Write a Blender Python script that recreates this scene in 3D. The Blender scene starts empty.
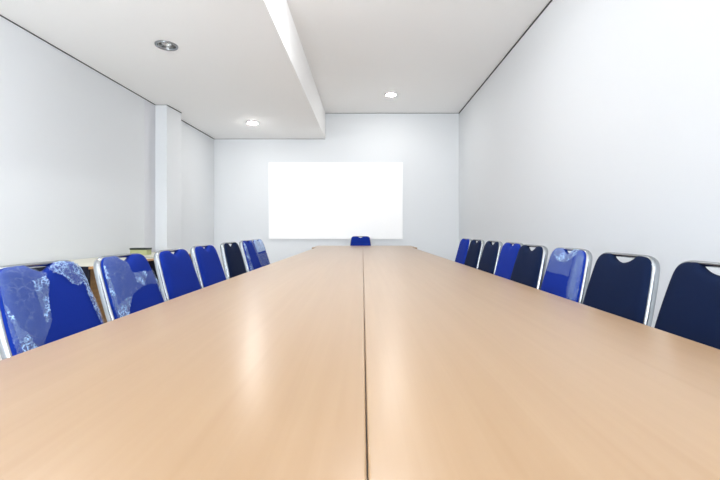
import bpy, bmesh, math, random
from mathutils import Vector, Matrix, noise
R = math.radians
PI = math.pi
scene = bpy.context.scene
COL = scene.collection
random.seed(4)

# ------------------------------------------------------------------ materials
def lin(c):
    return tuple(((x/255)/12.92 if x/255 <= .04045 else ((x/255+.055)/1.055)**2.4) for x in c)

def new_mat(name):
    m = bpy.data.materials.new(name); m.use_nodes = True
    nt = m.node_tree
    return m, nt, nt.nodes['Principled BSDF']

def principled(name, rgb, rough=.5, metal=0., spec=.5, bump=0., bscale=200., var=0., vscale=3., coat=0.):
    m, nt, b = new_mat(name)
    b.inputs['Base Color'].default_value = (*rgb, 1)
    b.inputs['Roughness'].default_value = rough
    b.inputs['Metallic'].default_value = metal
    b.inputs['Specular IOR Level'].default_value = spec
    b.inputs['Coat Weight'].default_value = coat
    tc = nt.nodes.new('ShaderNodeTexCoord')
    if bump:
        n = nt.nodes.new('ShaderNodeTexNoise'); n.inputs['Scale'].default_value = bscale
        n.inputs['Detail'].default_value = 4
        nt.links.new(tc.outputs['Object'], n.inputs['Vector'])
        bp = nt.nodes.new('ShaderNodeBump'); bp.inputs['Strength'].default_value = bump
        bp.inputs['Distance'].default_value = .002
        nt.links.new(n.outputs['Fac'], bp.inputs['Height'])
        nt.links.new(bp.outputs['Normal'], b.inputs['Normal'])
    if var:
        n = nt.nodes.new('ShaderNodeTexNoise'); n.inputs['Scale'].default_value = vscale
        nt.links.new(tc.outputs['Object'], n.inputs['Vector'])
        r = nt.nodes.new('ShaderNodeValToRGB')
        r.color_ramp.elements[0].position = .3; r.color_ramp.elements[1].position = .7
        r.color_ramp.elements[0].color = (*[max(0, c*(1-var)) for c in rgb], 1)
        r.color_ramp.elements[1].color = (*[min(1, c*(1+var)) for c in rgb], 1)
        nt.links.new(n.outputs['Fac'], r.inputs['Fac'])
        nt.links.new(r.outputs['Color'], b.inputs['Base Color'])
    return m

def wood(name, c0, c1, rough, scale=(38, 1.1, 38), spec=.5, band=(5, .35, 5), bandamt=.5):
    m, nt, b = new_mat(name)
    tc = nt.nodes.new('ShaderNodeTexCoord')
    def nz(sc, detail):
        mp = nt.nodes.new('ShaderNodeMapping'); mp.inputs['Scale'].default_value = sc
        nt.links.new(tc.outputs['Object'], mp.inputs['Vector'])
        n = nt.nodes.new('ShaderNodeTexNoise'); n.inputs['Scale'].default_value = 1
        n.inputs['Detail'].default_value = detail; n.inputs['Distortion'].default_value = .6
        nt.links.new(mp.outputs['Vector'], n.inputs['Vector'])
        return n
    a = nz(scale, 5); d = nz(band, 2)
    mx = nt.nodes.new('ShaderNodeMath'); mx.operation = 'MULTIPLY_ADD'
    mx.inputs[1].default_value = bandamt
    sc2 = nt.nodes.new('ShaderNodeMath'); sc2.operation = 'MULTIPLY'; sc2.inputs[1].default_value = 1-bandamt
    nt.links.new(a.outputs['Fac'], sc2.inputs[0])
    nt.links.new(d.outputs['Fac'], mx.inputs[0]); nt.links.new(sc2.outputs[0], mx.inputs[2])
    r = nt.nodes.new('ShaderNodeValToRGB')
    r.color_ramp.elements[0].position = .36; r.color_ramp.elements[1].position = .64
    r.color_ramp.elements[0].color = (*c0, 1); r.color_ramp.elements[1].color = (*c1, 1)
    nt.links.new(mx.outputs[0], r.inputs['Fac'])
    nt.links.new(r.outputs['Color'], b.inputs['Base Color'])
    b.inputs['Roughness'].default_value = rough
    b.inputs['Specular IOR Level'].default_value = spec
    return m

def emit(name, rgb, s):
    m = bpy.data.materials.new(name); m.use_nodes = True
    nt = m.node_tree; nt.nodes.clear()
    o = nt.nodes.new('ShaderNodeOutputMaterial'); e = nt.nodes.new('ShaderNodeEmission')
    e.inputs['Color'].default_value = (*rgb, 1); e.inputs['Strength'].default_value = s
    nt.links.new(e.outputs[0], o.inputs[0]); return m

def fabric(name, rgb):
    m, nt, b = new_mat(name)
    tc = nt.nodes.new('ShaderNodeTexCoord')
    n = nt.nodes.new('ShaderNodeTexNoise'); n.inputs['Scale'].default_value = 420; n.inputs['Detail'].default_value = 2
    nt.links.new(tc.outputs['Object'], n.inputs['Vector'])
    r = nt.nodes.new('ShaderNodeValToRGB')
    r.color_ramp.elements[0].color = (*[c*.86 for c in rgb], 1)
    r.color_ramp.elements[1].color = (*[c*1.14 for c in rgb], 1)
    nt.links.new(n.outputs['Fac'], r.inputs['Fac']); nt.links.new(r.outputs['Color'], b.inputs['Base Color'])
    bp = nt.nodes.new('ShaderNodeBump'); bp.inputs['Strength'].default_value = .25; bp.inputs['Distance'].default_value = .001
    nt.links.new(n.outputs['Fac'], bp.inputs['Height']); nt.links.new(bp.outputs['Normal'], b.inputs['Normal'])
    b.inputs['Roughness'].default_value = .85; b.inputs['Specular IOR Level'].default_value = .12
    return m

def film(name, haze, crease, scale, thr=.06):
    """clear wrinkled plastic: mostly see-through, glossy, milky along its creases"""
    m = bpy.data.materials.new(name); m.use_nodes = True
    nt = m.node_tree; nt.nodes.clear(); N = nt.nodes.new; L = nt.links.new
    o = N('ShaderNodeOutputMaterial'); tr = N('ShaderNodeBsdfTransparent'); p = N('ShaderNodeBsdfPrincipled')
    p.inputs['Base Color'].default_value = (.42, .60, .93, 1); p.inputs['Roughness'].default_value = .12
    p.inputs['Specular IOR Level'].default_value = .6
    tc = N('ShaderNodeTexCoord')
    n1 = N('ShaderNodeTexNoise'); n1.inputs['Scale'].default_value = scale*.6; n1.inputs['Detail'].default_value = 4
    L(tc.outputs['Object'], n1.inputs['Vector'])
    vm = N('ShaderNodeVectorMath'); vm.operation = 'MULTIPLY_ADD'; vm.inputs[1].default_value = (.035, .035, .035)
    L(n1.outputs['Color'], vm.inputs[0]); L(tc.outputs['Object'], vm.inputs[2])
    vo = N('ShaderNodeTexVoronoi'); vo.feature = 'DISTANCE_TO_EDGE'; vo.inputs['Scale'].default_value = scale
    L(vm.outputs[0], vo.inputs['Vector'])
    rp = N('ShaderNodeValToRGB')
    rp.color_ramp.elements[0].position = 0; rp.color_ramp.elements[0].color = (1, 1, 1, 1)
    rp.color_ramp.elements[1].position = thr; rp.color_ramp.elements[1].color = (0, 0, 0, 1)
    L(vo.outputs['Distance'], rp.inputs['Fac'])
    n2 = N('ShaderNodeTexNoise'); n2.inputs['Scale'].default_value = scale*.32
    L(tc.outputs['Object'], n2.inputs['Vector'])
    r2 = N('ShaderNodeValToRGB'); r2.color_ramp.elements[0].position = .42; r2.color_ramp.elements[1].position = .62
    L(n2.outputs['Fac'], r2.inputs['Fac'])
    mu = N('ShaderNodeMath'); mu.operation = 'MULTIPLY'
    L(rp.outputs['Color'], mu.inputs[0]); L(r2.outputs['Color'], mu.inputs[1])
    ma = N('ShaderNodeMath'); ma.operation = 'MULTIPLY_ADD'; ma.inputs[1].default_value = crease; ma.inputs[2].default_value = haze
    ma.use_clamp = True
    L(mu.outputs[0], ma.inputs[0])
    bp = N('ShaderNodeBump'); bp.inputs['Strength'].default_value = .6; bp.inputs['Distance'].default_value = .003
    L(vo.outputs['Distance'], bp.inputs['Height']); L(bp.outputs['Normal'], p.inputs['Normal'])
    mix = N('ShaderNodeMixShader')
    L(ma.outputs[0], mix.inputs['Fac']); L(tr.outputs[0], mix.inputs[1]); L(p.outputs[0], mix.inputs[2])
    L(mix.outputs[0], o.inputs[0])
    return m

M = {
 'wall':   principled('white_wall_paint', (.73, .752, .772), .6, bump=.03, bscale=90, spec=.3),
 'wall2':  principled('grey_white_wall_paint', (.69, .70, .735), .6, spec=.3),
 'ceil':   principled('white_ceiling_paint', (.95, .945, .935), .8, spec=.2),
 'gap':    principled('dark_ceiling_joint', (.05, .05, .055), .9, spec=.1),
 'gap2':   principled('grey_ceiling_joint', (.38, .38, .39), .9, spec=.1),
 'floor':  principled('pale_floor_tile', (.82, .81, .79), .35, var=.05),
 'board':  principled('whiteboard_enamel', (.97, .97, .97), .35, spec=.3),
 'bframe': principled('white_board_edge', (.9, .9, .9), .4),
 'beech':  wood('beech_laminate', (.385, .24, .126), (.43, .281, .16), .285, spec=.85),
 'edge':   wood('beech_edge_band', (.62, .40, .24), (.72, .50, .33), .4),
 'joint':  principled('table_underside', (.30, .22, .15), .7),
 'chrome': principled('chrome_tube', (.33, .35, .37), .26, metal=1.),
 'rubber': principled('black_rubber', (.02, .02, .02), .7),
 'blue':   fabric('royal_blue_fabric', lin((16, 44, 138))),
 'navy':   fabric('navy_fabric', lin((11, 26, 56))),
 'film':   film('clear_plastic_film', .13, .22, 42),
 'film2':  film('crumpled_plastic_film', .16, 1., 75, .13),
 'film3':  film('milky_plastic_film', .62, .4, 22),
 'cream':  principled('cream_laminate', (.70, .68, .56), .4),
 'brown':  wood('brown_wood_panel', lin((118, 84, 40)), lin((150, 110, 58)), .5, scale=(4, 4, 40)),
 'blip':   principled('brown_edge_strip', lin((196, 150, 96)), .45),
 'black':  principled('black_panel', (.008, .009, .016), .6, spec=.1),
 'olive':  principled('olive_card', lin((172, 176, 128)), .6, var=.1, vscale=12),
 'dgreen': principled('black_green_lid', (.012, .02, .014), .4),
 'steel':  principled('brushed_reflector', (.55, .55, .54), .22, metal=1.),
 'glassy': principled('frosted_bulb_off', (.62, .62, .60), .25, spec=.6),
 'lamp':   emit('lit_lamp', (1.0, .985, .96), 135.),
 'lamp_hi': emit('bright_lit_lamp', (.97, .98, 1.0), 255.),  # this and the next light only the downlights added out of view
 'lamp_lo': emit('dimmer_lit_lamp', (.97, .98, 1.0), 90.),
 'socket': principled('dark_socket', (.03, .03, .03), .6),
 'wframe': principled('white_window_frame', (.8, .8, .8), .4),
}

# ------------------------------------------------------------------ helpers
def link(name, bm, mat, parent=None, smooth=False):
    me = bpy.data.meshes.new(name)
    bmesh.ops.recalc_face_normals(bm, faces=bm.faces)
    bm.to_mesh(me); bm.free()
    for m in (mat if isinstance(mat, list) else [mat]): me.materials.append(m)
    if smooth:
        for p in me.polygons: p.use_smooth = True
    o = bpy.data.objects.new(name, me); COL.objects.link(o)
    if parent: o.parent = parent
    return o

def tag(o, label, cat, group=None):
    o['label'] = label; o['category'] = cat
    if group: o['group'] = group
    return o

def thing(name, label, cat, loc=(0, 0, 0), rz=0, group=None):
    o = bpy.data.objects.new(name, None); COL.objects.link(o)
    o.location = loc; o.rotation_euler = (0, 0, rz); o.empty_display_size = .1
    return tag(o, label, cat, group)

def struct(o):
    o['kind'] = 'structure'; return o

def box(bm, x0, x1, y0, y1, z0, z1, bev=0.):
    vs = [bm.verts.new((x, y, z)) for z in (z0, z1) for x, y in ((x0, y0), (x1, y0), (x1, y1), (x0, y1))]
    fs = [(3, 2, 1, 0), (4, 5, 6, 7), (0, 1, 5, 4), (1, 2, 6, 5), (2, 3, 7, 6), (3, 0, 4, 7)]
    faces = [bm.faces.new([vs[i] for i in f]) for f in fs]
    if bev:
        es = set(e for f in faces for e in f.edges)
        bmesh.ops.bevel(bm, geom=list(es), offset=bev, segments=3, profile=.6, affect='EDGES')

def boxobj(name, dims, mat, parent=None, bev=0.):
    bm = bmesh.new(); box(bm, *dims, bev=bev)
    return link(name, bm, mat, parent)

def prism(bm, pts, z0, z1):
    a = [bm.verts.new((x, y, z0)) for x, y in pts]; b = [bm.verts.new((x, y, z1)) for x, y in pts]
    n = len(pts)
    bm.faces.new(a[::-1]); bm.faces.new(b)
    for i in range(n): bm.faces.new((a[i], a[(i+1) % n], b[(i+1) % n], b[i]))

def prismobj(name, pts, z0, z1, mat, parent=None):
    bm = bmesh.new(); prism(bm, pts, z0, z1); return link(name, bm, mat, parent)

def sweep(bm, pts, ra, rb, nrm=None, seg=12, cap=True):
    """tube along pts; ra along nrm-perp in plane, rb along nrm"""
    pts = [Vector(p) for p in pts]; rings = []
    for i, p in enumerate(pts):
        t = (pts[min(i+1, len(pts)-1)]-pts[max(i-1, 0)]).normalized()
        n = Vector(nrm) if nrm is not None else (Vector((1, 0, 0)) if abs(t.x) < .9 else Vector((0, 1, 0)))
        n = (n-t*n.dot(t)).normalized(); b = t.cross(n)
        rings.append([bm.verts.new(p+b*(ra*math.cos(2*PI*k/seg))+n*(rb*math.sin(2*PI*k/seg))) for k in range(seg)])
    for r0, r1 in zip(rings, rings[1:]):
        for k in range(seg): bm.faces.new((r0[k], r0[(k+1) % seg], r1[(k+1) % seg], r1[k]))
    if cap:
        bm.faces.new(rings[0][::-1]); bm.faces.new(rings[-1])

def lathe(bm, prof, seg=40, flip=False):
    rings = []
    for r, z in prof:
        if r < 1e-6: rings.append([bm.verts.new((0, 0, z))])
        else: rings.append([bm.verts.new((r*math.cos(2*PI*k/seg), r*math.sin(2*PI*k/seg), z)) for k in range(seg)])
    for a, b in zip(rings, rings[1:]):
        for k in range(seg):
            k2 = (k+1) % seg
            if len(a) == 1: bm.faces.new((a[0], b[k2], b[k]))
            elif len(b) == 1: bm.faces.new((a[k], a[k2], b[0]))
            else: bm.faces.new((a[k], a[k2], b[k2], b[k]))

# ------------------------------------------------------------------ the room
EYE = .99
YB = 7.85                      # back wall
YR = -4.5                      # wall behind the camera
ZL = EYE+1.77                  # lowered ceiling
ZU = EYE+2.265                 # upper ceiling
XR = 1.852                     # right wall
def xl(y): return -3.055+.0265*y      # left wall (slightly out of square)
def xe(y): return -.783+.0088*y       # edge of the lowered ceiling

struct(boxobj('floor', (-3.4, 2.1, YR-.2, YB+.2, -.1, 0), M['floor']))
struct(prismobj('wall_left', [(xl(YR-.2), YR-.2), (xl(YB+.2), YB+.2), (xl(YB+.2)-.2, YB+.2), (xl(YR-.2)-.2, YR-.2)], 0, ZU+.1, M['wall']))
struct(boxobj('wall_right', (XR, XR+.2, YR-.2, YB+.2, 0, ZU+.1), M['wall']))
struct(boxobj('wall_back', (xl(YB), XR, YB, YB+.2, 0, ZU+.1), M['wall']))

# wall behind the camera; its three tall windows are added for fill light
WIN = [(-2.75, -1.25), (-1.0, .35), (.6, 1.7)]
wz0, wz1 = .85, 2.55
bm = bmesh.new()
xs = [xl(YR)]+[v for w in WIN for v in w]+[XR]
for i in range(0, len(xs), 2): box(bm, xs[i], xs[i+1], YR-.2, YR, 0, ZU+.1)
for a, b in WIN:
    box(bm, a, b, YR-.2, YR, 0, wz0); box(bm, a, b, YR-.2, YR, wz1, ZU+.1)
struct(link('wall_front', bm, M['wall']))
mglass = bpy.data.materials.new('window_glass'); mglass.use_nodes = True
nt = mglass.node_tree; nt.nodes.clear()
o_ = nt.nodes.new('ShaderNodeOutputMaterial'); t_ = nt.nodes.new('ShaderNodeBsdfTransparent'); g_ = nt.nodes.new('ShaderNodeBsdfGlossy')
g_.inputs['Roughness'].default_value = .02; x_ = nt.nodes.new('ShaderNodeMixShader'); x_.inputs[0].default_value = .06
nt.links.new(t_.outputs[0], x_.inputs[1]); nt.links.new(g_.outputs[0], x_.inputs[2]); nt.links.new(x_.outputs[0], o_.inputs[0])
for i, (a, b) in enumerate(WIN):
    w = struct(boxobj('window_%d' % (i+1), (a+.05, b-.05, YR-.12, YR-.11, wz0+.05, wz1-.05), mglass))
    bm = bmesh.new()
    box(bm, a, a+.05, YR-.15, YR-.08, wz0, wz1); box(bm, b-.05, b, YR-.15, YR-.08, wz0, wz1)
    box(bm, a+.05, b-.05, YR-.15, YR-.08, wz0, wz0+.05); box(bm, a+.05, b-.05, YR-.15, YR-.08, wz1-.05, wz1)
    box(bm, (a+b)/2-.02, (a+b)/2+.02, YR-.15, YR-.08, wz0+.05, wz1-.05)
    link('window_frame', bm, M['wframe'], w)

# ceilings with round cut-outs for the downlights
RC = .082
def fill_holes(bm, outer, holes, z, seg=40):
    es = []
    def loop(pts):
        vs = [bm.verts.new((x, y, z)) for x, y in pts]
        return vs, [bm.edges.new((vs[i], vs[(i+1) % len(vs)])) for i in range(len(vs))]
    vo, e = loop(outer); es += e
    for hx, hy in holes:
        _, e = loop([(hx+RC*math.cos(2*PI*k/seg), hy+RC*math.sin(2*PI*k/seg)) for k in range(seg)]); es += e
    bmesh.ops.triangle_fill(bm, edges=es, use_beauty=True)
    return vo

F = 409.
def on_ceiling(px, py, h): # where a fixture of the photograph hangs
    d = F*h/(231-py); return ((px-362.5)*d/F, d)
OFF = on_ceiling(166.5, 45.3, 1.77)
LOWL = on_ceiling(252.5, 122.5, 1.77)
UPL = on_ceiling(391, 94.3, 2.265)
low_lights = [(OFF, False), (LOWL, True), ((-1.75, 2.1), True), ((-1.85, .2), True), ((-1.85, -2.2), True)]  # first two are seen fixtures; the others are fill lamps added out of view
up_lights = [(UPL, True), ((.12, 3.3), True), ((0, .4), True), ((.1, -1.9), True)]  # first one is seen; the rest are added overhead as unseen fill

bm = bmesh.new()
outl = [(xl(YR), YR), (xe(YR), YR), (xe(YB), YB), (xl(YB), YB)]
vo = fill_holes(bm, outl, [p for p, _ in low_lights], ZL)
top = [bm.verts.new((x, y, ZU)) for x, y in outl]
for i in range(4): bm.faces.new((vo[i], vo[(i+1) % 4], top[(i+1) % 4], top[i]))
lowc = struct(link('ceiling_lowered', bm, M['ceil']))
bm = bmesh.new()
outu = [(xe(YR), YR), (XR, YR), (XR, YB), (xe(YB), YB)]
fill_holes(bm, outu, [p for p, _ in up_lights], ZU)
a = [bm.verts.new((x, y, ZU+.1)) for x, y in [(-3.3, YR-.2), (XR+.2, YR-.2), (XR+.2, YB+.2), (-3.3, YB+.2)]]
bm.faces.new(a)
struct(link('ceiling', bm, M['ceil']))

# pilaster on the left wall and the strip before it, its shading put in as grey colour
py0, py1 = 5.73, 6.11
struct(prismobj('wall_column', [(xl(py0), py0), (-2.739, py0), (-2.707, py1), (xl(py1), py1)], 0, ZL, M['wall']))
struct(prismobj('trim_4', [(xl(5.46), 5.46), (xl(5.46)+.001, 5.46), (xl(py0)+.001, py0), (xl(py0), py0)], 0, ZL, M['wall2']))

# dark open joints where walls and ceilings meet
def strip(name, p, q, off, z, h, mat):
    (x0, y0), (x1, y1) = p, q
    d = Vector((x1-x0, y1-y0, 0)).normalized(); n = Vector((-d.y, d.x, 0))*off
    return struct(prismobj(name, [(x0, y0), (x1, y1), (x1+n.x, y1+n.y), (x0+n.x, y0+n.y)], z-h, z, mat))
strip('trim_1', (XR, YR), (XR, YB), .006, ZU, .018, M['gap'])
strip('trim_2', (xl(YR), YR), (xl(py0), py0), -.005, ZL, .009, M['gap'])
strip('trim_3', (xl(py1), py1), (xl(YB), YB), -.005, ZL, .013, M['gap'])
strip('trim_5', (-2.739, py0), (-2.707, py1), -.005, ZL, .012, M['gap'])
strip('trim_6', (xl(YB), YB), (xe(YB), YB), -.005, ZL, .010, M['gap2'])
strip('trim_7', (xe(YB), YB), (XR, YB), -.005, ZU, .014, M['gap2'])
strip('trim_8', (xl(py0), py0), (-2.739, py0), -.005, ZL, .008, M['gap2'])
# skirting
strip('baseboard_right', (XR, YR), (XR, YB), .012, .1, .1, M['wframe'])
strip('baseboard_left', (xl(YR), YR), (xl(py0), py0), -.012, .1, .1, M['wframe'])
strip('baseboard_back', (xl(YB), YB), (XR, YB), -.012, .1, .1, M['wframe'])

# ------------------------------------------------------------------ downlights
def downlight(p, z, lit, label, mat='lamp', dp=.03):
    t = thing('downlight', label, 'ceiling light', (p[0], p[1], z), 0, 'recessed round ceiling downlights')
    bm = bmesh.new()
    lathe(bm, [(.079, .0), (.081, -.008), (.090, -.014), (.100, -.011), (.104, 0), (.079, .0)])
    link('trim_ring', bm, M['chrome' if not lit else 'wframe'], t, True)
    bm = bmesh.new()
    lathe(bm, [(.080, -.001), (.077, .02), (.068, .045), (.05, .065), (.028, .072), (.0, .072)])
    link('reflector', bm, M['steel'], t, True)
    bm = bmesh.new()
    if lit:
        lathe(bm, [(.056, .02), (.067, .002), (.067, -dp*.35), (.058, -dp*.62), (.040, -dp*.85), (.018, -dp*.97), (0, -dp)])
        link('bulb', bm, M[mat], t, True)
    else:
        lathe(bm, [(0, .014), (.016, .016), (.026, .026), (.028, .045), (.02, .07)])
        b = link('bulb', bm, M['glassy'], t, True)
        for s in (-1, 1):
            bm = bmesh.new(); bmesh.ops.create_uvsphere(bm, u_segments=16, v_segments=10, radius=.012)
            for v in bm.verts: v.co = Vector((v.co.x+s*.058, v.co.y, v.co.z*.7+.012))
            link('spring_clip', bm, M['socket'], t, True)
    return t
lowlab = ['unlit recessed chrome downlight in the lowered white ceiling, above the column',
          'bright lit downlight in the lowered ceiling near the back wall',
          'lit downlight in the lowered ceiling above the nearest chairs on the left',
          'lit downlight in the lowered ceiling above the front of the table',
          'lit downlight in the lowered ceiling behind the viewer']
uplab = ['small bright round downlight in the upper ceiling above the whiteboard',
         'lit downlight in the upper ceiling above the middle of the table',
         'lit downlight in the upper ceiling above the front of the table',
         'lit downlight in the upper ceiling behind the viewer']
for (p, lit), l in zip(low_lights, lowlab): downlight(p, ZL, lit, l, 'lamp' if p is LOWL else 'lamp_hi' if p[1] > 2 else 'lamp_lo', .034 if p is LOWL else .05)
for (p, lit), l in zip(up_lights, uplab): downlight(p, ZU, lit, l, 'lamp' if p is UPL else 'lamp_hi' if p[1] > 2 else 'lamp_lo', .026 if p is UPL else .05)

# ------------------------------------------------------------------ whiteboard
bx0, bx1 = (269-362.5)*YB/F, (402.7-362.5)*YB/F
bz1, bz0 = EYE+(231-162.6)*YB/F, EYE-(239-231)*YB/F
wb = thing('whiteboard', 'large blank white board hanging on the back wall', 'whiteboard', ((bx0+bx1)/2, YB-.02, bz0))
hw, hh = (bx1-bx0)/2, bz1-bz0
boxobj('writing_surface', (-hw+.012, hw-.012, -.012, .019, .012, hh-.012), M['board'], wb)
bm = bmesh.new()
box(bm, -hw, -hw+.012, -.016, .019, 0, hh); box(bm, hw-.012, hw, -.016, .019, 0, hh)
box(bm, -hw+.012, hw-.012, -.016, .019, 0, .012); box(bm, -hw+.012, hw-.012, -.016, .019, hh-.012, hh)
link('edge_frame', bm, M['bframe'], wb)

# ------------------------------------------------------------------ tables
TZ = .74
def long_table(x0, x1, y0, y1, panels, inner, label, group):
    t = thing('conference_table', label, 'table', ((x0+x1)/2, (y0+y1)/2, 0), 0, group)
    ox, oy = (x0+x1)/2, (y0+y1)/2
    boxobj('tabletop', (x0-ox, x1-ox, y0-oy, y1-oy, TZ-.028, TZ), M['beech'], t, .003)
    for py in panels:
        a, b = sorted((inner*.02, inner*.44))
        boxobj('leg_panel', (a-ox, b-ox, py-.0125-oy, py+.0125-oy, 0, TZ-.028), M['edge'], t)
    a, b = sorted((inner*.04, inner*.058))
    for q0, q1 in zip(panels, panels[1:]):
        boxobj('modesty_panel', (a-ox, b-ox, q0+.0125-oy, q1-.0125-oy, .25, TZ-.028), M['edge'], t)
    return t
TY0, TY1 = -.35, 6.2
long_table(-.701, .0044, TY0, TY1, [TY0+.1, 1.48, 2.82, 4.3, TY1-.1], -1, 'left half of the long pale beech conference table, left of the seam', 'pale beech meeting tables')
long_table(.0060, .755, TY0, TY1, [TY0+.1, 1.757, 2.892, 4.3, TY1-.1], 1, 'right half of the long pale beech conference table, right of the seam', 'pale beech meeting tables')
t = thing('conference_table', 'short beech table set crosswise at the far end below the whiteboard', 'table', (.03, 6.59, 0), 0, 'pale beech meeting tables')
bm = bmesh.new(); box(bm, -.80, .80, -.385, .385, TZ-.028, TZ, .003)
o = link('tabletop', bm, M['beech'], t)
for s in (-1, 1): boxobj('leg_panel', (s*.72-.0125, s*.72+.0125, -.33, .30, 0, TZ-.028), M['edge'], t)
boxobj('modesty_panel', (-.7075, .7075, -.30, -.282, .3, TZ-.028), M['edge'], t)

# ------------------------------------------------------------------ chairs
def set_lean(deg):
    global UP, FW, TOP
    l = R(deg)
    UP = Vector((0, -math.sin(l), math.cos(l))); FW = Vector((0, math.cos(l), math.sin(l)))
    TOP = Vector((0, -.26-.16*math.tan(l), .90))
set_lean(14)
def bp(u, v, n=0): return TOP+Vector((u, 0, 0))+UP*v+FW*n
# half of the back tube's centre line, from top middle down to the seat
half = [(0, -.008), (.05, -.008), (.10, -.008), (.126, -.010), (.146, -.019), (.158, -.036), (.164, -.065),
        (.169, -.10), (.175, -.15), (.180, -.20), (.182, -.25), (.180, -.31), (.174, -.38), (.167, -.44), (.164, -.495)]
def smooth_line(p, it=2):
    for _ in range(it):
        q = [p[0]]
        for a, b in zip(p, p[1:]):
            q += [(a[0]*.75+b[0]*.25, a[1]*.75+b[1]*.25), (a[0]*.25+b[0]*.75, a[1]*.25+b[1]*.75)]
        p = q+[p[-1]]
    return p
HL = smooth_line(half)
def wid(v):
    for a, b in zip(HL, HL[1:]):
        if b[1] <= v <= a[1]:
            k = (v-a[1])/(b[1]-a[1]) if b[1] != a[1] else 0
            return a[0]+(b[0]-a[0])*k
    return HL[-1][0] if v < 0 else 0
NW, ND, NE = .05, .021, 1.25
PB = -.40       # pad's lower edge
def notch(u):
    a = abs(u)/NW
    return ND*(1-a**NE) if a < 1 else 0
def pad_outline():
    r = []
    for u, v in HL:
        if v < PB+.03: break
        if v > -.02 and u < NW: continue
        # inset by the tube's radius
        k = 1+.001/max(.03, math.hypot(u, v+.2))
        r.append((u*k, -.2+(v+.2)*k))
    top = [(u, -.0125-notch(u)) for u in [NW*i/14 for i in range(14)]]
    right = top+r
    u, v = right[-1]
    bot = [(u-.004, PB+.012), (u-.018, PB+.002), (u-.04, PB), (0, PB)]
    right = right+bot
    left = [(-a, b) for a, b in right[::-1] if a > 1e-6]
    return right+left
CU, CV = 0., -.2
def set_pad(kind):
    global NW, ND, NE, OUT, ANG
    NW, ND, NE = (.05, .021, 1.25) if kind == 'blue' else (.074, .025, 2.)
    OUT = pad_outline()
    ANG = sorted((math.atan2(v-CV, u-CU), math.hypot(u-CU, v-CV)) for u, v in OUT)
set_pad('blue')
def orad(th):
    n = len(ANG)
    for i in range(n):
        a0, r0 = ANG[i]; a1, r1 = ANG[(i+1) % n]
        if i == n-1: a1 += 2*PI
        for q in (th, th+2*PI):
            if a0 <= q <= a1:
                return r0+(r1-r0)*((q-a0)/(a1-a0) if a1 > a0 else 0)
    return ANG[0][1]
def pad_h(u, v):
    r = min(1, math.hypot(u-CU, v-CV)/orad(math.atan2(v-CV, u-CU)))
    return .010+.020*(1-r**9)**.55 if r < 1 else .010
def vtop(u):
    best = None
    n = len(OUT)
    for i in range(n):
        (a, b), (c, d) = OUT[i], OUT[(i+1) % n]
        if (a-u)*(c-u) <= 0 and a != c:
            v = b+(d-b)*(u-a)/(c-a)
            if best is None or v > best: best = v
    return best if best is not None else -.2

def pad_mesh():
    bm = bmesh.new(); n = len(OUT)
    def ring(s, h):
        return [bm.verts.new(bp(CU+(u-CU)*s, CV+(v-CV)*s, h)) for u, v in OUT]
    fr = [(1, .007)]+[(s, .010+.020*(1-s**9)**.55) for s in (.997, .99, .975, .95, .92, .87, .8, .65, .45, .2)]
    bk = [(1, .002), (.985, -.004), (.93, -.006), (.90, -.008), (.7, -.010), (.4, -.011)]
    rings = [ring(s, h) for s, h in fr]
    for a, b in zip(rings, rings[1:]):
        for i in range(n): bm.faces.new((a[i], a[(i+1) % n], b[(i+1) % n], b[i]))
    c = bm.verts.new(bp(CU, CV, .030))
    for i in range(n): bm.faces.new((rings[-1][i], rings[-1][(i+1) % n], c))
    r2 = [ring(s, h) for s, h in bk]
    for i in range(n): bm.faces.new((r2[0][i], r2[0][(i+1) % n], rings[0][(i+1) % n], rings[0][i]))
    for a, b in zip(r2, r2[1:]):
        for i in range(n): bm.faces.new((b[i], b[(i+1) % n], a[(i+1) % n], a[i]))
    c = bm.verts.new(bp(CU, CV, -.011))
    for i in range(n): bm.faces.new((r2[-1][(i+1) % n], r2[-1][i], c))
    me = bpy.data.meshes.new('backrest_pad'); bmesh.ops.recalc_face_normals(bm, faces=bm.faces); bm.to_mesh(me); bm.free()
    for p in me.polygons: p.use_smooth = True
    return me

def mesh_of(fn, name, mat, smooth=True):
    bm = bmesh.new(); fn(bm)
    bmesh.ops.recalc_face_normals(bm, faces=bm.faces)
    me = bpy.data.meshes.new(name); bm.to_mesh(me); bm.free()
    if mat: me.materials.append(mat)
    for p in me.polygons: p.use_smooth = smooth
    return me

def f_backframe(bm):
    pts = [bp(-u, v) for u, v in HL[::-1]]+[bp(u, v) for u, v in HL[1:]]
    sweep(bm, pts, .0075, .014, FW, 14)
def back_meshes(deg):
    set_lean(deg)
    set_pad('navy'); n = pad_mesh(); n.materials.append(M['navy'])
    set_pad('blue'); b = pad_mesh(); b.materials.append(M['blue'])
    return {'blue': b, 'navy': n, 'frame': mesh_of(f_backframe, 'back_frame', M['chrome'])}
BACKS = {d: back_meshes(d) for d in (14, 17, 19)}
def f_seat(bm):
    box(bm, -.178, .178, -.185, .215, .425, .475, .02)
    for v in bm.verts:
        if v.co.z > .45: v.co.z += .012*(1-(v.co.x/.18)**2)*(1-((v.co.y-.015)/.2)**2)
SEATB = mesh_of(f_seat, 'seat', M['blue'])
SEATN = SEATB.copy(); SEATN.materials.clear(); SEATN.materials.append(M['navy'])
def f_seatframe(bm):
    sweep(bm, [(-.16, -.19, .412), (-.16, .17, .412), (-.15, .19, .412), (.15, .19, .412), (.16, .17, .412), (.16, -.19, .412)], .010, .010, (0, 0, 1), 10)
    sweep(bm, [(-.16, -.19, .412), (.16, -.19, .412)], .009, .009, (0, 0, 1), 10)
SFRAME = mesh_of(f_seatframe, 'seat_frame', M['chrome'])
LEGS = []; FEET = []
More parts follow.
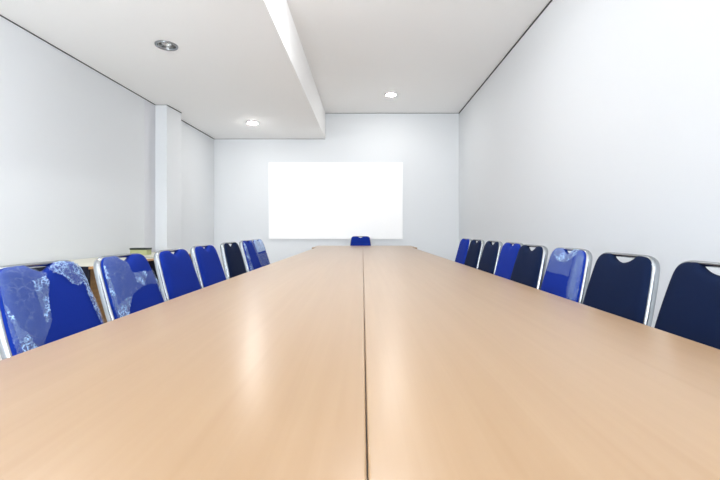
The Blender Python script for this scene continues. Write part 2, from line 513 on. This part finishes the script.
for sx in (-1, 1):
    for k, (a, b) in enumerate((((sx*.16, .17, .408), (sx*.166, .20, .02)), ((sx*.16, -.183, .42), (sx*.166, -.245, .02)))):
        LEGS.append(mesh_of(lambda bm, a=a, b=b: sweep(bm, [a, b], .010, .010, None, 10), 'leg', M['chrome']))
        FEET.append(mesh_of(lambda bm, b=b: sweep(bm, [(b[0], b[1], .03), (b[0], b[1], 0)], .013, .013, (1, 0, 0), 10), 'foot_cap', M['rubber']))

def child(name, me, parent):
    o = bpy.data.objects.new(name, me); COL.objects.link(o); o.parent = parent; return o

def make_chair(label, loc, rz, kind, group, sz=1., lean=14):
    c = thing('stacking_chair', label, 'chair', loc, rz, group); c.scale = (1, 1, sz)
    child('backrest_pad', BACKS[lean][kind], c)
    child('back_frame', BACKS[lean]['frame'], c)
    child('seat', SEATB if kind == 'blue' else SEATN, c)
    child('seat_frame', SFRAME, c)
    for l, f in zip(LEGS, FEET): child('foot_cap', f, child('leg', l, c))
    return c

def interp(poly, x):
    if x <= poly[0][0]: return poly[0][1]
    for (a, b), (c, d) in zip(poly, poly[1:]):
        if a <= x <= c: return b+(d-b)*(x-a)/(c-a)
    return poly[-1][1]

def film_patch(chair, sgn, f0, f1, vt, vb, mat, wrinkle=.0016, ws=60., seed=0, puff=0., name='plastic_wrap', nu=46, nv=40):
    """sheet of film over the pad: columns from fraction f0 to f1 of the width (0 = side sgn), rows from vt (None = pad's top) down to vb"""
    bm = bmesh.new(); g = []
    W = .178
    for i in range(nu+1):
        f = f0+(f1-f0)*i/nu
        u = max(-W, min(W, sgn*(W-2*W*f)))
        t = vtop(u)
        t0 = t if vt is None else min(t, interp(vt, f))
        b0 = min(t0-.004, interp(vb, f)); b0 += .004*noise.noise((f*30+seed, 3.3, 0)); b0 = max(b0, PB+.02)
        row = []
        for j in range(nv+1):
            s = j/nv; v = t0+(b0-t0)*s
            # stay inside the pad's outline
            lim = max(.02, wid(v)-.003); uu = max(-lim, min(lim, u))
            h = pad_h(uu, v)+.0035+puff*math.sin(PI*min(1, i/nu))*.5
            p = Vector((uu*ws, v*ws, seed))
            h += wrinkle*(1-2*abs(noise.noise(p)))+wrinkle*.8*noise.noise(p*2.7)
            row.append(bm.verts.new(bp(uu, v, max(h, .008))))
        g.append(row)
    for a, b in zip(g, g[1:]):
        for j in range(nv): bm.faces.new((a[j], b[j], b[j+1], a[j+1]))
    o = link(name, bm, mat, chair, True)
    if sgn < 0: pass
    o['label'] = 'torn clear plastic wrap clinging to the pad'
    return o

GRP = 'chairs along the conference table'
XL0, XR0 = -.672, .69
LC = [(1.258, 'blue', 'royal blue chair with crumpled torn plastic wrap, nearest on the left side of the table'),
      (1.69, 'blue', 'royal blue chair in shiny torn plastic, second from the front on the left'),
      (2.115, 'blue', 'royal blue unwrapped chair just behind the plastic-wrapped pair on the left'),
      (2.525, 'blue', 'royal blue unwrapped chair on the left, directly in front of the navy one'),
      (2.995, 'navy', 'dark navy chair, the only navy one on the left side of the table'),
      (3.455, 'blue', 'blue chair directly behind the navy one on the left, next to last in its row'),
      (3.87, 'blue', 'farthest chair on the left, its back veiled by pale milky plastic')]
RCN = [(1.108, 'navy', 'dark navy chair nearest on the right, cut off by the photo edge'),
      (1.525, 'navy', 'dark navy chair on the right, just in front of the plastic-wrapped blue one'),
      (1.927, 'blue', 'bright blue chair in glossy plastic, the only wrapped one on the right'),
      (2.305, 'navy', 'dark navy chair on the right, just behind the plastic-wrapped blue one'),
      (2.707, 'blue', 'unwrapped royal blue chair on the right, between two navy chairs'),
      (3.088, 'navy', 'dark navy chair on the right, standing alone behind the unwrapped royal blue one'),
      (3.49, 'navy', 'dark navy chair on the right, overlapping the last blue one in its row'),
      (3.90, 'blue', 'farthest chair on the right, blue, half hidden by a navy one')]
left = []; right = []
for (y, k, l), sz, dx, ln in zip(LC, (.994, .994, .996, 1.004, 1.011, 1.015, 1.015), (0, 0, 0, 0, 0, 0, -.025), (19, 19, 17, 17, 14, 17, 17)):
    left.append(make_chair(l, (XL0+dx, y-.03, 0), -PI/2, k, GRP, sz, ln))
for (y, k, l), sz, dx in zip(RCN, (1.003, 1.007, 1.011, 1.014, 1.016, 1.019, 1.021, 1.022), (0, 0, 0, -.02, .018, .01, 0, .01)):
    right.append(make_chair(l, (XR0+dx, y, 0), PI/2, k, GRP, sz))
endx = (360.5-362.5)*7.1/F
make_chair('single blue chair at the far end of the table, below the whiteboard', (endx, 6.90, 0), PI, 'blue', GRP)

# film; fraction 0 is the side nearer the camera (sgn +1 on the left row, -1 on the right row)
set_lean(19)
c = left[0]
film_patch(c, 1, 0, .50, None, [(0, -.33), (.10, -.31), (.17, -.26), (.27, -.22), (.36, -.185), (.40, -.11), (.44, -.10), (.47, -.05), (.50, -.045)], M['film'], .0018, 60, 1)
film_patch(c, 1, .30, .47, [(.30, -.06), (.47, -.05)], [(.30, -.19), (.36, -.17), (.42, -.10), (.47, -.07)], M['film2'], .003, 110, 2)
film_patch(c, 1, .55, .97, None, [(.55, -.045), (.64, -.055), (.70, -.085), (.78, -.10), (.86, -.09), (.90, -.085), (.97, -.10)], M['film2'], .0035, 120, 3)
film_patch(c, 1, .87, 1, [(.87, -.08), (1, -.08)], [(.87, -.13), (.90, -.22), (.94, -.30), (1, -.33)], M['film2'], .002, 90, 4)
film_patch(c, 1, .03, .15, [(.03, -.10), (.07, -.18), (.11, -.20), (.15, -.25)], [(.03, -.33), (.10, -.31), (.15, -.27)], M['film2'], .0025, 100, 21)
c = left[1]
film_patch(c, 1, .02, .07, [(.02, -.05), (.07, -.04)], [(.02, -.28), (.07, -.12)], M['film2'], .002, 100, 22)
film_patch(c, 1, .02, .30, [(.02, -.20), (.2, -.18), (.3, -.18)], [(.02, -.31), (.12, -.27), (.2, -.22), (.3, -.185)], M['film2'], .002, 80, 23)
film_patch(c, 1, 0, .46, None, [(0, -.31), (.10, -.29), (.22, -.21), (.34, -.175), (.46, -.16)], M['film'], .0014, 50, 5)
film_patch(c, 1, .46, .97, [(.46, -.085), (.60, -.098), (.97, -.09)], [(.46, -.16), (.7, -.15), (.9, -.155), (.97, -.18)], M['film'], .0016, 60, 6)
film_patch(c, 1, .48, .74, [(.48, -.09), (.74, -.09)], [(.48, -.13), (.6, -.15), (.74, -.11)], M['film2'], .003, 100, 7)
film_patch(c, 1, .90, 1, [(.9, -.15), (1, -.05)], [(.9, -.20), (1, -.30)], M['film2'], .002, 90, 8)
set_lean(17)
c = left[5]
film_patch(c, 1, .62, 1, None, [(.62, -.05), (.8, -.2), (1, -.33)], M['film'], .0015, 50, 9)
film_patch(c, 1, 0, .12, None, [(0, -.3), (.12, -.25)], M['film2'], .0015, 70, 10)
c = left[6]
film_patch(c, 1, 0, 1, None, [(0, -.13), (.5, -.125), (1, -.12)], M['film3'], .0015, 40, 11)
film_patch(c, 1, 0, 1, [(0, -.145), (1, -.14)], [(0, -.33), (1, -.33)], M['film'], .0015, 40, 12)
set_lean(14)
c = right[2]
film_patch(c, -1, .24, 1, None, [(.24, -.135), (.9, -.13), (1, -.15)], M['film'], .0012, 40, 13)
film_patch(c, -1, 0, .22, None, [(0, -.30), (.1, -.26), (.22, -.2)], M['film'], .002, 60, 14)
film_patch(c, -1, .06, .16, [(0, -.04), (.2, -.03)], [(0, -.28), (.16, -.2)], M['film'], .002, 90, 15)
film_patch(c, -1, .2, .78, None, [(.2, -.035), (.4, -.075), (.6, -.075), (.78, -.04)], M['film2'], .002, 80, 16)

# ------------------------------------------------------------------ desks along the left wall
def desk(y0, y1, label):
    ym = (y0+y1)/2; xw = max(xl(y0), xl(y1))+.014; xf = -2.23; DZ = .70; L = y1-y0
    t = thing('side_desk', label, 'desk', (xw, ym, 0), 0, 'low desks along the left wall')
    D = xf-xw
    boxobj('desktop', (0, D, -L/2+.025, L/2-.025, DZ-.018, DZ), M['cream'], t)
    boxobj('edge_strip', (D, D+.004, -L/2, L/2, DZ-.022, DZ-.002), M['blip'], t)
    for s in (-1, 1):
        boxobj('end_panel', (.0, D-.002, s*(L/2-.0125)-.0125, s*(L/2-.0125)+.0125, 0, DZ-.001), M['black'], t)
    boxobj('back_panel', (D-.16, D-.142, -L/2+.025, L/2-.025, .06, DZ-.018), M['brown'], t)
    return t
desk(3.33, 4.50, 'low cream-topped desk along the left wall, its dark end behind the nearest chair')
desk(4.51, 5.70, 'low cream-topped desk along the left wall, beside the column, carrying a small box')

b = thing('small_box', 'small olive box with a black lid on the cream desk by the left wall', 'box', (-2.71, 5.0, .70))
boxobj('box_body', (-.10, .10, -.06, .06, 0, .062), M['olive'], b, .003)
boxobj('lid', (-.104, .104, -.064, .064, .062, .084), M['dgreen'], b, .004)

# ------------------------------------------------------------------ added fill light, camera, colour
def area(name, loc, rot, sx, sy, power, col):
    l = bpy.data.lights.new(name, 'AREA'); l.shape = 'RECTANGLE'; l.size = sx; l.size_y = sy; l.energy = power; l.color = col
    o = bpy.data.objects.new(name, l); COL.objects.link(o); o.location = loc; o.rotation_euler = rot
    return o
for i, (a, b) in enumerate(WIN):
    area('window_daylight', ((a+b)/2, YR-.3, (wz0+wz1)/2), (R(122), 0, 0), b-a, wz1-wz0, 58*(b-a), (.92, .96, 1.0))  # area lamp added as fill, tilted up to brighten the ceiling

w = bpy.data.worlds.new('World'); scene.world = w; w.use_nodes = True
w.node_tree.nodes['Background'].inputs['Color'].default_value = (.85, .92, 1, 1)
w.node_tree.nodes['Background'].inputs['Strength'].default_value = 1.5

cam = bpy.data.cameras.new('camera'); co = bpy.data.objects.new('camera', cam); COL.objects.link(co)
co.location = (0, 0, EYE); co.rotation_euler = (R(90), 0, 0)
cam.sensor_width = 36; cam.lens = F/720*36
cam.shift_x = -2.5/720; cam.shift_y = -9/720; cam.clip_start = .02
scene.camera = co
scene.view_settings.view_transform = 'Standard'; scene.view_settings.look = 'None'
scene.view_settings.gamma = 1; scene.view_settings.use_curve_mapping = False
scene.view_settings.exposure = 0.9
